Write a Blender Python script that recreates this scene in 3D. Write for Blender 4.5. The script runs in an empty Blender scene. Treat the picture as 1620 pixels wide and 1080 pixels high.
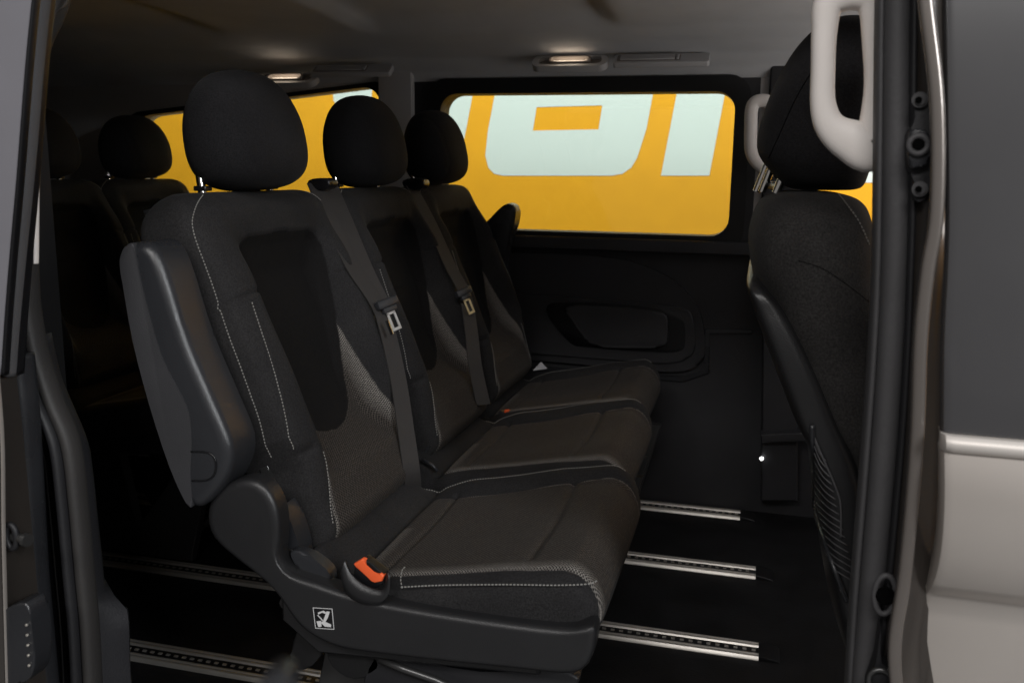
import bpy, bmesh, math, random
import numpy as np
from mathutils import Vector, Matrix
random.seed(4)
SC = bpy.context.scene
COL = SC.collection

# ------------------------------------------------------------------ camera
F = 1440.0
YAW, PIT, ROLL, CZ = math.radians(15), math.radians(10.56), math.radians(.77), 1.03
FW = Vector((-math.sin(YAW)*math.cos(PIT), math.cos(YAW)*math.cos(PIT), -math.sin(PIT)))
r0 = Vector((math.cos(YAW), math.sin(YAW), 0)); u0 = r0.cross(FW)
RT = r0*math.cos(ROLL) + u0*math.sin(ROLL); UP = RT.cross(FW)
cd = bpy.data.cameras.new('camera'); cam = bpy.data.objects.new('camera', cd); COL.objects.link(cam)
cd.sensor_width = 36; cd.lens = 36*F/1620; cd.clip_start = .02; cd.clip_end = 200
m = Matrix((RT, UP, -FW)).transposed().to_4x4(); m.translation = Vector((0, 0, CZ)); cam.matrix_world = m
cd.dof.use_dof = True; cd.dof.focus_distance = 1.62; cd.dof.aperture_fstop = 7.0
SC.camera = cam

# ------------------------------------------------------------------ light
W = bpy.data.worlds.new('World'); SC.world = W; W.use_nodes = True
bg = W.node_tree.nodes['Background']; bg.inputs[0].default_value = (.75, .72, .70, 1); bg.inputs[1].default_value = .22
def area(name, loc, to, sx, sy, power, col=(1, 1, 1)):
    l = bpy.data.lights.new(name, 'AREA'); l.shape = 'RECTANGLE'; l.size = sx; l.size_y = sy; l.energy = power; l.color = col
    o = bpy.data.objects.new(name, l); COL.objects.link(o); o.location = loc
    o.rotation_euler = (Vector(to)-Vector(loc)).to_track_quat('-Z', 'Y').to_euler()
    return o
area('ceiling_light', (-.2, -1.7, 2.7), (-.5, 1.4, .6), 2.2, .4, 56, (1, .97, .95))
area('ceiling_light', (2.0, -.9, 2.0), (-.6, 1.3, .7), .35, 1.1, 60, (.96, .98, 1))
area('ceiling_light', (0, 3.1, 2.7), (0, 5.2, .55), 8, .5, 285, (1, .96, .92))
area('headliner_fill', (1.25, 1.95, .92), (1.24, 1.95, 2.0),   .8, 1.1, 15, (1, .97, .95))  # added upward fill that brightens the headliner; no real lamp stands here
SC.view_settings.view_transform = 'Standard'; SC.view_settings.look = 'None'
SC.view_settings.exposure = 0; SC.view_settings.gamma = 1
SC.cycles.max_bounces = 8; SC.cycles.transparent_max_bounces = 8
SC.cycles.use_denoising = True

# ------------------------------------------------------------------ helpers
def at(px, py, y=None, z=None, x=None):
    """a point of the van seen at a place in the photograph, at its own real depth"""
    d = FW + RT*((px-810)/F) - UP*((py-540)/F)
    t = y/d.y if y is not None else ((z-CZ)/d.z if z is not None else x/d.x)
    return Vector((0, 0, CZ)) + d*t
def on_plane(px, py, x0, z0, k):
    d = FW + RT*((px-810)/F) - UP*((py-540)/F)
    t = (x0-k*(CZ-z0))/(d.x+k*d.z)
    return Vector((0, 0, CZ)) + d*t
def mesh_obj(name, verts, faces, mat, parent=None, smooth=True, mats=None, midx=None):
    me = bpy.data.meshes.new(name); me.from_pydata([tuple(v) for v in verts], [], faces); me.update()
    bm = bmesh.new(); bm.from_mesh(me); bmesh.ops.recalc_face_normals(bm, faces=bm.faces); bm.to_mesh(me); bm.free()
    for mm in (mats or [mat]): me.materials.append(mm)
    if midx is not None: me.polygons.foreach_set('material_index', midx)
    me.polygons.foreach_set('use_smooth', [smooth]*len(me.polygons))
    o = bpy.data.objects.new(name, me); COL.objects.link(o); o.parent = parent
    return o
def bm_obj(name, bm, mat, parent=None, smooth=True, ang=35):
    bmesh.ops.recalc_face_normals(bm, faces=bm.faces)
    me = bpy.data.meshes.new(name); bm.to_mesh(me); bm.free(); me.materials.append(mat)
    for p in me.polygons: p.use_smooth = smooth
    if smooth: me.set_sharp_from_angle(angle=math.radians(ang))
    o = bpy.data.objects.new(name, me); COL.objects.link(o); o.parent = parent
    return o
def empty(name, loc=(0, 0, 0)):
    o = bpy.data.objects.new(name, None); COL.objects.link(o); o.location = loc; o.empty_display_size = .1
    return o
def tag(o, label=None, cat=None, group=None, kind=None):
    if label: o['label'] = label
    if cat: o['category'] = cat
    if group: o['group'] = group
    if kind: o['kind'] = kind
    return o
def cr(pts, n=6, closed=False):
    """catmull-rom through points of any dimension"""
    P = [np.array(p, float) for p in pts]; out = []; N = len(P)
    rng = range(N) if closed else range(N-1)
    for i in rng:
        if closed: a, b, c, d = P[(i-1) % N], P[i], P[(i+1) % N], P[(i+2) % N]
        else: a, b, c, d = P[max(i-1, 0)], P[i], P[i+1], P[min(i+2, N-1)]
        for k in range(n):
            t = k/n
            out.append(.5*((2*b)+(-a+c)*t+(2*a-5*b+4*c-d)*t*t+(-a+3*b-3*c+d)*t**3))
    if not closed: out.append(P[-1])
    return out
def prism(xz, y0, y1, bev=.004, seg=3):
    """closed outline in x,z extruded along y, rim edges bevelled"""
    bm = bmesh.new()
    a = [bm.verts.new((p[0], y0, p[1])) for p in xz]; b = [bm.verts.new((p[0], y1, p[1])) for p in xz]
    n = len(a); bm.faces.new(a); bm.faces.new(b[::-1])
    for i in range(n): bm.faces.new((a[i], b[i], b[(i+1) % n], a[(i+1) % n]))
    if bev > 0:
        es = [e for e in bm.edges if abs(e.verts[0].co.y-e.verts[1].co.y) < 1e-6]
        bmesh.ops.bevel(bm, geom=es, offset=bev, segments=seg, profile=.6, affect='EDGES', clamp_overlap=True)
    return bm
def soft_prism(xz, y0, y1, r, n=110, rb=.004):
    """closed outline extruded along y with a wide round over on the near rim"""
    Q = np.array(xz, float); d = np.hypot(*(np.roll(Q, -1, 0)-Q).T); c = np.concatenate([[0], np.cumsum(d)]); Qc = np.vstack([Q, Q[:1]])
    u = np.linspace(0, c[-1], n+1)[:-1]; Q = np.stack([np.interp(u, c, Qc[:, 0]), np.interp(u, c, Qc[:, 1])], 1)
    A = .5*np.sum(Q[:, 0]*np.roll(Q[:, 1], -1)-np.roll(Q[:, 0], -1)*Q[:, 1]); sg = 1 if A > 0 else -1
    def inset(dist):
        P_ = Q.copy(); k = max(1, int(abs(dist)/.002))
        for _ in range(k):
            T = np.roll(P_, -1, 0)-np.roll(P_, 1, 0); T /= np.maximum(1e-9, np.hypot(*T.T))[:, None]; N_ = np.stack([-T[:, 1], T[:, 0]], 1)*sg
            P_ = P_+N_*dist/k
            P_ = .5*P_+.25*(np.roll(P_, 1, 0)+np.roll(P_, -1, 0))
        return P_
    lay = [(y0+r*(1-math.sin(a)), r*(1-math.cos(a))) for a in np.linspace(0, math.pi/2, 8)][::-1] + [(y1-rb, 0), (y1, rb)]
    bm = bmesh.new(); rings = []
    for y, dd in lay: rings.append([bm.verts.new((p[0], y, p[1])) for p in inset(dd)])
    for a, b in zip(rings, rings[1:]):
        for i in range(n): bm.faces.new((a[i], a[(i+1) % n], b[(i+1) % n], b[i]))
    bm.faces.new(rings[0]); bm.faces.new(rings[-1][::-1])
    return bm
def ring_prism(outer, inner, y0, y1, bev=.003):
    bm = bmesh.new(); n = len(outer)
    A = [bm.verts.new((p[0], y0, p[1])) for p in outer]; B = [bm.verts.new((p[0], y1, p[1])) for p in outer]
    C_ = [bm.verts.new((p[0], y0, p[1])) for p in inner]; D = [bm.verts.new((p[0], y1, p[1])) for p in inner]
    for i in range(n):
        j = (i+1) % n
        bm.faces.new((A[i], A[j], C_[j], C_[i])); bm.faces.new((B[i], D[i], D[j], B[j]))
        bm.faces.new((A[i], B[i], B[j], A[j])); bm.faces.new((C_[i], C_[j], D[j], D[i]))
    if bev > 0:
        es = [e for e in bm.edges if e.verts[0].co.y == y0 == e.verts[1].co.y and ((e.verts[0] in A and e.verts[1] in A) or (e.verts[0] in C_ and e.verts[1] in C_))]
        bmesh.ops.bevel(bm, geom=es, offset=bev, segments=2, profile=.6, affect='EDGES', clamp_overlap=True)
    return bm
def box(bm, c, s, rot=None, bev=0):
    r = bmesh.ops.create_cube(bm, size=1); vs = r['verts']
    bmesh.ops.scale(bm, verts=vs, vec=s)
    if bev:
        es = list({e for v in vs for e in v.link_edges})
        rr = bmesh.ops.bevel(bm, geom=es, offset=bev, segments=2, profile=.6, affect='EDGES'); vs = list({v for f in rr['faces'] for v in f.verts} | {v for v in vs if v.is_valid})
    if rot is not None: bmesh.ops.rotate(bm, verts=vs, matrix=rot)
    bmesh.ops.translate(bm, verts=vs, vec=c)
    return vs
def box_obj(name, c, s, mat, parent=None, rot=None, bev=.003):
    bm = bmesh.new(); box(bm, c, s, rot, bev); return bm_obj(name, bm, mat, parent)
def tube(path, ra, rb=None, n=12, closed=False, upv=(0, 1, 0), ex=2.0):
    """swept elliptical tube; ra across (side), rb along up; scalars or lists"""
    P = [Vector(p) for p in path]; N = len(P)
    ra = ra if hasattr(ra, '__len__') else [ra]*N
    rb = ra if rb is None else (rb if hasattr(rb, '__len__') else [rb]*N)
    V, Fc = [], []
    for i in range(N):
        t = (P[(i+1) % N]-P[i-1]) if closed else (P[min(i+1, N-1)]-P[max(i-1, 0)])
        t.normalize(); u = Vector(upv); s = t.cross(u)
        if s.length < 1e-4: s = t.cross(Vector((1, 0, 0)))
        s.normalize(); u = s.cross(t).normalized()
        for k in range(n):
            a = 2*math.pi*k/n; c, q = math.cos(a), math.sin(a)
            c = math.copysign(abs(c)**(2/ex), c); q = math.copysign(abs(q)**(2/ex), q)
            V.append(P[i]+s*(ra[i]*c)+u*(rb[i]*q))
    for i in range(N if closed else N-1):
        j = (i+1) % N
        for k in range(n):
            l = (k+1) % n; Fc.append((i*n+k, i*n+l, j*n+l, j*n+k))
    if not closed: Fc.append(tuple(range(n-1, -1, -1))); Fc.append(tuple((N-1)*n+k for k in range(n)))
    return V, Fc
def tube_obj(name, path, ra, mat, parent=None, **k):
    V, Fc = tube(path, ra, **k); o = mesh_obj(name, V, Fc, mat, parent)
    o.data.set_sharp_from_angle(angle=math.radians(50)); return o
def ribbon(path, width, side, th=.0012):
    """flat strap: path points, side vectors"""
    V, Fc = [], []; P = [Vector(p) for p in path]; N = len(P)
    for i in range(N):
        w = (width[i] if hasattr(width, '__len__') else width)*.5
        s = Vector(side[i] if hasattr(side[0], '__len__') else side).normalized()
        t = (P[min(i+1, N-1)]-P[max(i-1, 0)]).normalized(); nn = s.cross(t).normalized()*th
        for q in (-w, -w*.5, 0, w*.5, w):
            V.append(P[i]+s*q+nn)
        for q in (w, w*.5, 0, -w*.5, -w):
            V.append(P[i]+s*q-nn)
    m = 10
    for i in range(N-1):
        for k in range(m): Fc.append((i*m+k, i*m+(k+1) % m, (i+1)*m+(k+1) % m, (i+1)*m+k))
    Fc.append(tuple(range(m-1, -1, -1))); Fc.append(tuple((N-1)*m+k for k in range(m)))
    return V, Fc
def loft(cols, zr, closed=True):
    """columns of (x,y,z) points, interpolated at the heights zr"""
    V, Fc = [], []; n = len(cols)
    for c in cols: pass
    tab = []
    for c in cols:
        q = np.array([tuple(p) for p in cr(c, 8)]); q = q[np.argsort(q[:, 2])]
        tab.append((np.interp(zr, q[:, 2], q[:, 0]), np.interp(zr, q[:, 2], q[:, 1])))
    for i, z in enumerate(zr):
        for X, Y in tab: V.append((X[i], Y[i], z))
    for i in range(len(zr)-1):
        for k in range(n if closed else n-1):
            l = (k+1) % n; Fc.append((i*n+k, i*n+l, (i+1)*n+l, (i+1)*n+k))
    if closed: Fc.append(tuple(range(n-1, -1, -1))); Fc.append(tuple((len(zr)-1)*n+k for k in range(n)))
    return V, Fc
def ss(x, a, b):
    t = np.clip((np.asarray(x, float)-a)/(b-a), 0, 1); return t*t*(3-2*t)

# ------------------------------------------------------------------ materials
def newmat(name):
    m = bpy.data.materials.new(name); m.use_nodes = True; return m, m.node_tree.nodes, m.node_tree.links, m.node_tree.nodes['Principled BSDF']
def mat(name, col, rough=.6, metal=0, noise=0, bump=0, scale=60, coat=0, spec=None, sheen=0, rvar=0):
    m, N, L, B = newmat(name)
    B.inputs['Base Color'].default_value = (*col, 1); B.inputs['Roughness'].default_value = rough; B.inputs['Metallic'].default_value = metal
    if spec is not None: B.inputs['Specular IOR Level'].default_value = spec
    if coat: B.inputs['Coat Weight'].default_value = coat; B.inputs['Coat Roughness'].default_value = .08
    if sheen: B.inputs['Sheen Weight'].default_value = sheen; B.inputs['Sheen Roughness'].default_value = .5
    tc = N.new('ShaderNodeTexCoord')
    if noise:
        n = N.new('ShaderNodeTexNoise'); n.inputs['Scale'].default_value = 9; n.inputs['Detail'].default_value = 6; L.new(tc.outputs['Object'], n.inputs[0])
        r = N.new('ShaderNodeMapRange'); r.inputs[3].default_value = 1-noise; r.inputs[4].default_value = 1+noise; r.inputs[1].default_value = .3; r.inputs[2].default_value = .7; L.new(n.outputs[0], r.inputs[0])
        v = N.new('ShaderNodeVectorMath'); v.operation = 'SCALE'; v.inputs[0].default_value = col; L.new(r.outputs[0], v.inputs['Scale']); L.new(v.outputs[0], B.inputs['Base Color'])
        if rvar:
            r2 = N.new('ShaderNodeMapRange'); r2.inputs[3].default_value = rough-rvar; r2.inputs[4].default_value = rough+rvar; r2.inputs[1].default_value = .3; r2.inputs[2].default_value = .7
            L.new(n.outputs[0], r2.inputs[0]); L.new(r2.outputs[0], B.inputs['Roughness'])
    if bump:
        n2 = N.new('ShaderNodeTexNoise'); n2.inputs['Scale'].default_value = scale; n2.inputs['Detail'].default_value = 3; L.new(tc.outputs['Object'], n2.inputs[0])
        b = N.new('ShaderNodeBump'); b.inputs['Strength'].default_value = bump; b.inputs['Distance'].default_value = .001; L.new(n2.outputs[0], b.inputs['Height']); L.new(b.outputs[0], B.inputs['Normal'])
    return m
def emis(name, col, st):
    m, N, L, B = newmat(name); B.inputs['Base Color'].default_value = (.8, .8, .8, 1); B.inputs['Emission Color'].default_value = (*col, 1); B.inputs['Emission Strength'].default_value = st; return m
def glass(name, tint, refl=.08, rough=.02):
    m, N, L, B = newmat(name); N.remove(B); out = N['Material Output']
    t = N.new('ShaderNodeBsdfTransparent'); t.inputs[0].default_value = (*tint, 1)
    g = N.new('ShaderNodeBsdfGlossy'); g.inputs['Roughness'].default_value = rough
    f = N.new('ShaderNodeFresnel'); f.inputs[0].default_value = 1.45
    x = N.new('ShaderNodeMixShader'); L.new(f.outputs[0], x.inputs[0]); L.new(t.outputs[0], x.inputs[1]); L.new(g.outputs[0], x.inputs[2]); L.new(x.outputs[0], out.inputs[0])
    return m
def fabric_mat():
    m, N, L, B = newmat('seat_fabric')
    def attr(n):
        a = N.new('ShaderNodeAttribute'); a.attribute_name = n; return a.outputs['Fac']
    def mth(op, a, b=None, c=None):
        n = N.new('ShaderNodeMath'); n.operation = op
        for i, q in enumerate((a, b, c)):
            if q is None: continue
            if isinstance(q, (int, float)): n.inputs[i].default_value = q
            else: L.new(q, n.inputs[i])
        return n.outputs[0]
    def rng(v, a, b, c=0., d=1.):
        r = N.new('ShaderNodeMapRange'); L.new(v, r.inputs[0]); r.inputs[1].default_value = a; r.inputs[2].default_value = b; r.inputs[3].default_value = c; r.inputs[4].default_value = d; return r.outputs[0]
    def mixc(f, a, b):
        x = N.new('ShaderNodeMix'); x.data_type = 'RGBA'; L.new(f, x.inputs[0])
        for i, q in ((6, a), (7, b)):
            if isinstance(q, tuple): x.inputs[i].default_value = (*q, 1)
            else: L.new(q, x.inputs[i])
        return x.outputs[2]
    uv = N.new('ShaderNodeUVMap'); uv.uv_map = 'UVMap'
    mp = N.new('ShaderNodeMapping'); mp.inputs['Rotation'].default_value = (0, 0, math.radians(45)); mp.inputs['Scale'].default_value = (290, 330, 1); L.new(uv.outputs[0], mp.inputs[0])
    vo = N.new('ShaderNodeTexVoronoi'); vo.voronoi_dimensions = '2D'; vo.inputs['Scale'].default_value = 1; vo.inputs['Randomness'].default_value = .12; L.new(mp.outputs[0], vo.inputs[0])
    ringv = rng(vo.outputs['Distance'], .26, .5)
    mp2 = N.new('ShaderNodeMapping'); mp2.inputs['Rotation'].default_value = (0, 0, math.radians(45)); mp2.inputs['Scale'].default_value = (225, 250, 1); L.new(uv.outputs[0], mp2.inputs[0])
    vo2 = N.new('ShaderNodeTexVoronoi'); vo2.voronoi_dimensions = '2D'; vo2.inputs['Scale'].default_value = 1; vo2.inputs['Randomness'].default_value = .15; L.new(mp2.outputs[0], vo2.inputs[0])
    ring2 = rng(vo2.outputs['Distance'], .2, .55)
    weave, inset = attr('weave'), attr('inset')
    edge = rng(weave, -.028, -.006)             # heavier honeycomb along the edge of the woven field
    cfine = mixc(ring2, (.007, .0063, .0058), (.064, .055, .048))
    cbold = mixc(ringv, (.010, .009, .0085), (.19, .175, .16))
    cw = mixc(edge, cfine, cbold)
    no = N.new('ShaderNodeTexNoise'); no.inputs['Scale'].default_value = 7; no.inputs['Detail'].default_value = 5; L.new(uv.outputs[0], no.inputs[0])
    plain = mixc(rng(no.outputs[0], .35, .65), (.015, .0146, .0152), (.022, .0212, .0215))
    c1 = mixc(rng(weave, -.001, .001, 1, 0), plain, cw)
    c2 = mixc(rng(inset, -.001, .001, 1, 0), c1, (.0065, .006, .006))
    gr = N.new('ShaderNodeTexNoise'); gr.inputs['Scale'].default_value = 480; gr.inputs['Detail'].default_value = 3; tco = N.new('ShaderNodeTexCoord'); L.new(tco.outputs['Object'], gr.inputs[0])
    vm = N.new('ShaderNodeVectorMath'); vm.operation = 'SCALE'; L.new(c2, vm.inputs[0]); L.new(rng(gr.outputs[0], .3, .7, .55, 1.45), vm.inputs['Scale'])
    L.new(vm.outputs[0], B.inputs['Base Color'])
    B.inputs['Roughness'].default_value = .85; B.inputs['Specular IOR Level'].default_value = .16
    B.inputs['Sheen Weight'].default_value = .02; B.inputs['Sheen Roughness'].default_value = .45
    fine = N.new('ShaderNodeTexNoise'); fine.inputs['Scale'].default_value = 900; fine.inputs['Detail'].default_value = 2; L.new(tco.outputs['Object'], fine.inputs[0])
    big = N.new('ShaderNodeTexNoise'); big.inputs['Scale'].default_value = 14; big.inputs['Detail'].default_value = 2; L.new(tco.outputs['Object'], big.inputs[0])
    hh = mth('ADD', mth('MULTIPLY', fine.outputs[0], .35), mth('MULTIPLY', big.outputs[0], 3.0))
    b = N.new('ShaderNodeBump'); b.inputs['Strength'].default_value = .5; b.inputs['Distance'].default_value = .0014; L.new(hh, b.inputs['Height']); L.new(b.outputs[0], B.inputs['Normal'])
    return m
M = {}
M['fabric'] = fabric_mat()
M['head'] = mat('headrest_fabric', (.0125, .0120, .0130), .88, noise=.18, bump=.5, scale=500, sheen=.02, spec=.16)
def grain(m, sc=420, lo=.55, hi=1.45):
    N, L = m.node_tree.nodes, m.node_tree.links; B = N['Principled BSDF']; src = B.inputs['Base Color'].links[0].from_socket
    tc = N.new('ShaderNodeTexCoord'); n = N.new('ShaderNodeTexNoise'); n.inputs['Scale'].default_value = sc; n.inputs['Detail'].default_value = 3; L.new(tc.outputs['Object'], n.inputs[0])
    r = N.new('ShaderNodeMapRange'); r.inputs[1].default_value = .3; r.inputs[2].default_value = .7; r.inputs[3].default_value = lo; r.inputs[4].default_value = hi; L.new(n.outputs[0], r.inputs[0])
    v = N.new('ShaderNodeVectorMath'); v.operation = 'SCALE'; L.new(src, v.inputs[0]); L.new(r.outputs[0], v.inputs['Scale']); L.new(v.outputs[0], B.inputs['Base Color'])
grain(M['head'])
M['cloth2'] = mat('seat_back_cloth', (.021, .020, .0195), .88, noise=.35, bump=.5, scale=500, sheen=.02, spec=.16); grain(M['cloth2'])
M['plastic'] = mat('black_plastic', (.022, .023, .026), .30, noise=.1, bump=.35, scale=700, rvar=.05)
M['pad'] = mat('armrest_vinyl', (.031, .031, .034), .6, noise=.1, bump=.5, scale=600)
M['shield'] = mat('seat_plastic', (.015, .015, .016), .36, noise=.12, bump=.35, scale=700)
M['dark'] = mat('dark_trim', (.022, .022, .025), .55, noise=.15, bump=.4, scale=300)
M['darker'] = mat('black_trim', (.004, .004, .0045), .6, bump=.3, scale=300)
M['mat_floor'] = mat('floor_mat', (.007, .007, .0078), .6, noise=.4, bump=.6, scale=150, spec=.2)
M['liner'] = mat('headliner_felt', (.60, .60, .61), .95, noise=.04, bump=.4, scale=900, spec=.1)
M['pillar_trim'] = mat('pillar_trim', (.50, .49, .49), .7, noise=.03, bump=.2, scale=400)
M['rubber'] = mat('rubber_seal', (.062, .061, .064), .62, noise=.12, bump=.4, scale=250)
M['rubber3'] = mat('rubber_body', (.030, .028, .027), .6, noise=.12, bump=.4, scale=250)
M['rubber2'] = mat('rubber_dark', (.012, .012, .014), .55, noise=.1, bump=.3, scale=250)
M['brown'] = mat('shaded_body_paint', (.050, .043, .038), .34, metal=.4, noise=.06, coat=.5)  # darkened copy of the body paint, its shade put into the colour
M['beige'] = mat('beige_paint', (.52, .475, .435), .32, metal=.5, noise=.03, coat=.6)
M['cream'] = mat('cream_plastic', (.84, .79, .75), .5, noise=.03, bump=.15, scale=400)
M['alu'] = mat('aluminium', (.66, .63, .58), .42, metal=.8, noise=.08, bump=.1)
M['chrome'] = mat('chrome', (.85, .83, .80), .12, metal=1)
M['latch'] = mat('latch_metal', (.45, .44, .43), .35, metal=.25)
M['brass'] = mat('latch_warm_metal', (.62, .50, .28), .35, metal=.25)
M['hole'] = mat('hole_black', (.002, .002, .002), .9, spec=.05)
M['flange'] = mat('lit_edge_paint', (.20, .178, .162), .26, metal=.65, noise=.04, coat=.4)  # lighter copy of the body paint, highlight on folds and edges put into colour
M['steel'] = mat('dark_steel', (.10, .10, .10), .35, metal=.8)
M['orange'] = mat('orange_plastic', (.90, .13, .035), .45)
M['belt'] = mat('belt_webbing', (.027, .0245, .0235), .7, noise=.1, bump=.6, scale=900)
M['thread'] = mat('grey_thread', (.24, .235, .22), .8)
M['black'] = mat('gloss_black', (.006, .006, .007), .3)
M['doorglass'] = mat('dark_window_glass', (.050, .049, .051), .22, coat=.7, noise=.05)
M['white'] = mat('white_print', (.62, .62, .62), .7)
M['paper'] = mat('paper', (.42, .42, .44), .8)
M['wall_o'] = mat('orange_wall_paint', (.83, .375, .005), .75, noise=.03)
M['wall_w'] = mat('white_letter_paint', (.66, .71, .715), .75)
M['ground'] = mat('grey_floor', (.22, .22, .22), .5, noise=.1)
M['glass'] = glass('tinted_glass', (.70, .76, .73))
M['clear'] = glass('clear_glass', (.92, .95, .93))
M['lamp'] = emis('warm_lamp', (1, .82, .62), 1.2)
M['bezel'] = mat('lamp_bezel', (.22, .19, .17), .4, bump=.1)
M['led'] = emis('white_emitter', (1, 1, 1), 6)

# ------------------------------------------------------------------ setting outside the van
def plain_box(name, c, s, m, parent=None): return box_obj(name, c, s, m, parent, bev=0)
g = plain_box('ground', (0, 3, -.60), (30, 24, .1), M['ground']); tag(g, kind='structure')
YW = 4.9
wall = empty('orange_wall', (0, YW, -.55)); tag(wall, 'bright orange painted wall with large white slanted lettering behind the van', 'wall')
def W2(o):    # keep world placement while parenting to an empty that is only translated
    o.matrix_parent_inverse = o.parent.matrix_world.inverted() if False else Matrix.Translation(-o.parent.location); return o
W2(plain_box('wall_panel', (0, YW+.1, 1.6), (16, .2, 4.3), M['wall_o'], wall))
def letter(pts, rounded=True, hole=None):
    pts = [at(p[0], p[1], y=YW) for p in pts]
    o = bm_obj('letter', prism([(p.x, p.z) for p in pts], YW-.003, YW-.0005, 0), M['wall_w'], wall, smooth=False); W2(o)
def arc(c, r, a0, a1, n=8, sx=0.):
    return [(c[0]+r*math.cos(math.radians(a0+(a1-a0)*i/n))+sx*r*math.sin(math.radians(a0+(a1-a0)*i/n)), c[1]-r*math.sin(math.radians(a0+(a1-a0)*i/n))) for i in range(n+1)]
# letter with a rounded foot and a slot
slant = -.19
def sl(x, y): return (x+slant*(y-150), y)
xs0, xs1 = 783, 1033
out = [sl(xs0, -60)] + [sl(xs0, 235)] + [(768, 256), (773, 268), (782, 275), (796, 278)] + [(968, 278), (985, 275), (999, 265), (1007, 252)] + [sl(xs1, 225)] + [sl(xs1, -60)]
hole = [(848, 170), (953, 167), (947, 205), (843, 207)]
# frame pieces around the slot: bottom, left, right, top
letter([sl(xs0, 207), (768, 246), (773, 266), (782, 275), (796, 278), (968, 278), (985, 275), (999, 265), (1008, 250), sl(xs1, 205), (947, 205), (843, 207)])
letter([sl(xs0, 168.5), sl(xs0, 207), (843, 207), (849, 169.8)])
letter([(953, 167), (947, 205), sl(xs1, 205), sl(xs1, 166)])
letter([sl(xs0, -60), sl(xs0, 168.5), (849, 169.8), (953, 167), sl(xs1, 166), sl(xs1, -60)])
letter([sl(1071, -60), sl(1070, 278), sl(1146.5, 278), sl(1147, -60)])
letter([(600, -60), (600, 120), (640, 180), (655, 225), sl(748, 225), sl(748, -60)])
letter([(520, -60), (527, 145), (528, 160), (536, 170), (548, 176), (570, 178), (588, 178), (592, -60)])
letter([sl(1330, -60), sl(1330, 288), sl(1460, 290), sl(1460, -60)])

# ------------------------------------------------------------------ the van
van = empty('van', (0, 0, 0)); tag(van, 'beige-brown van with its side door slid open and black cabin with floor rails', 'van')
YF = 2.80     # inner face of the far side
plain_box('floor', (-.65, 1.93, -.03), (4.3, 1.84, .06), M['mat_floor'], van)
plain_box('floor_pan', (-.65, 1.93, -.13), (4.5, 1.9, .12), M['darker'], van)

# headliner: a sheet with coved edge and a raised cross band
NX, NY = 150, 70
xs = np.linspace(-2.8, 1.5, NX)
yp = [1.00, 1.04, 1.12, 1.25, 1.5, 1.9, 2.3, 2.52, 2.64, 2.72, 2.77, 2.81]; zp = [1.345, 1.37, 1.395, 1.42, 1.435, 1.44, 1.433, 1.415, 1.392, 1.368, 1.335, 1.295]
ys = np.interp(np.linspace(0, 1, NY), np.linspace(0, 1, 12), yp)
V, Fc = [], []
for x in xs:
    for y in ys:
        z = np.interp(y, yp, zp)
        band = ss(x, -1.13, -1.08)*(1-ss(x, -.44, -.39))*ss(y, 1.25, 1.4)*(1-ss(y, 2.42, 2.56))
        band2 = ss(x, -2.3, -2.2)*(1-ss(x, -1.62, -1.54))*ss(y, 1.25, 1.4)*(1-ss(y, 2.42, 2.56))
        z += .026*band + .020*band2 + .012*math.exp(-((x+.30)/.05)**2)*0
        V.append((x, y, z))
n0 = len(V); V += [(v[0], v[1], 1.50) for v in V]
for i in range(NX-1):
    for j in range(NY-1):
        a = i*NY+j; Fc.append((a, a+1, a+NY+1, a+NY)); Fc.append((n0+a, n0+a+NY, n0+a+NY+1, n0+a+1))
for i in range(NX-1):
    for j in (0, NY-1):
        a = i*NY+j; Fc.append((a, a+NY, n0+a+NY, n0+a))
for j in range(NY-1):
    for i in (0, NX-1):
        a = i*NY+j; Fc.append((a, a+1, n0+a+1, n0+a))
mesh_obj('headliner', V, Fc, M['liner'], van)
plain_box('roof', (-.65, 1.9, 1.53), (4.5, 1.94, .05), M['brown'], van)
plain_box('tailgate', (-2.86, 1.9, .70), (.1, 1.9, 1.6), M['darker'], van)

# far side wall: bands around the window openings
def rrect(x0, x1, z0, z1, r, n=6, skew=None):
    pts = []
    for cx, cz, a0 in ((x1-r, z1-r, 0), (x0+r, z1-r, 90), (x0+r, z0+r, 180), (x1-r, z0+r, 270)):
        for k in range(n+1):
            a = math.radians(a0+90*k/n); pts.append((cx+r*math.cos(a), cz+r*math.sin(a)))
    return pts
def fan_rect(x0, x1, z0, z1, inner):
    """outer loop with as many points as the inner one, projected on a rectangle"""
    cx = sum(p[0] for p in inner)/len(inner); cz = sum(p[1] for p in inner)/len(inner); out = []
    for p in inner:
        dx, dz = p[0]-cx, p[1]-cz
        tx = ((x1-cx)/dx if dx > 0 else (x0-cx)/dx) if abs(dx) > 1e-9 else 1e9
        tz = ((z1-cz)/dz if dz > 0 else (z0-cz)/dz) if abs(dz) > 1e-9 else 1e9
        t = min(tx, tz); out.append((cx+dx*t, cz+dz*t))
    # snap the nearest ones to the corners
    for c in ((x0, z0), (x0, z1), (x1, z0), (x1, z1)):
        i = min(range(len(out)), key=lambda k: (out[k][0]-c[0])**2+(out[k][1]-c[1])**2); out[i] = c
    return out
z_sill, z_head = .80, 1.33
wins = [(-2.75, -1.115, rrect(-2.12, -1.195, .86, 1.290, .06)),
        (-1.115, -.02, rrect(-.99, -.088, .848, 1.266, .055)),
        (-.02, 1.5, rrect(.16, 1.15, .82, 1.27, .06))]
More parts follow.
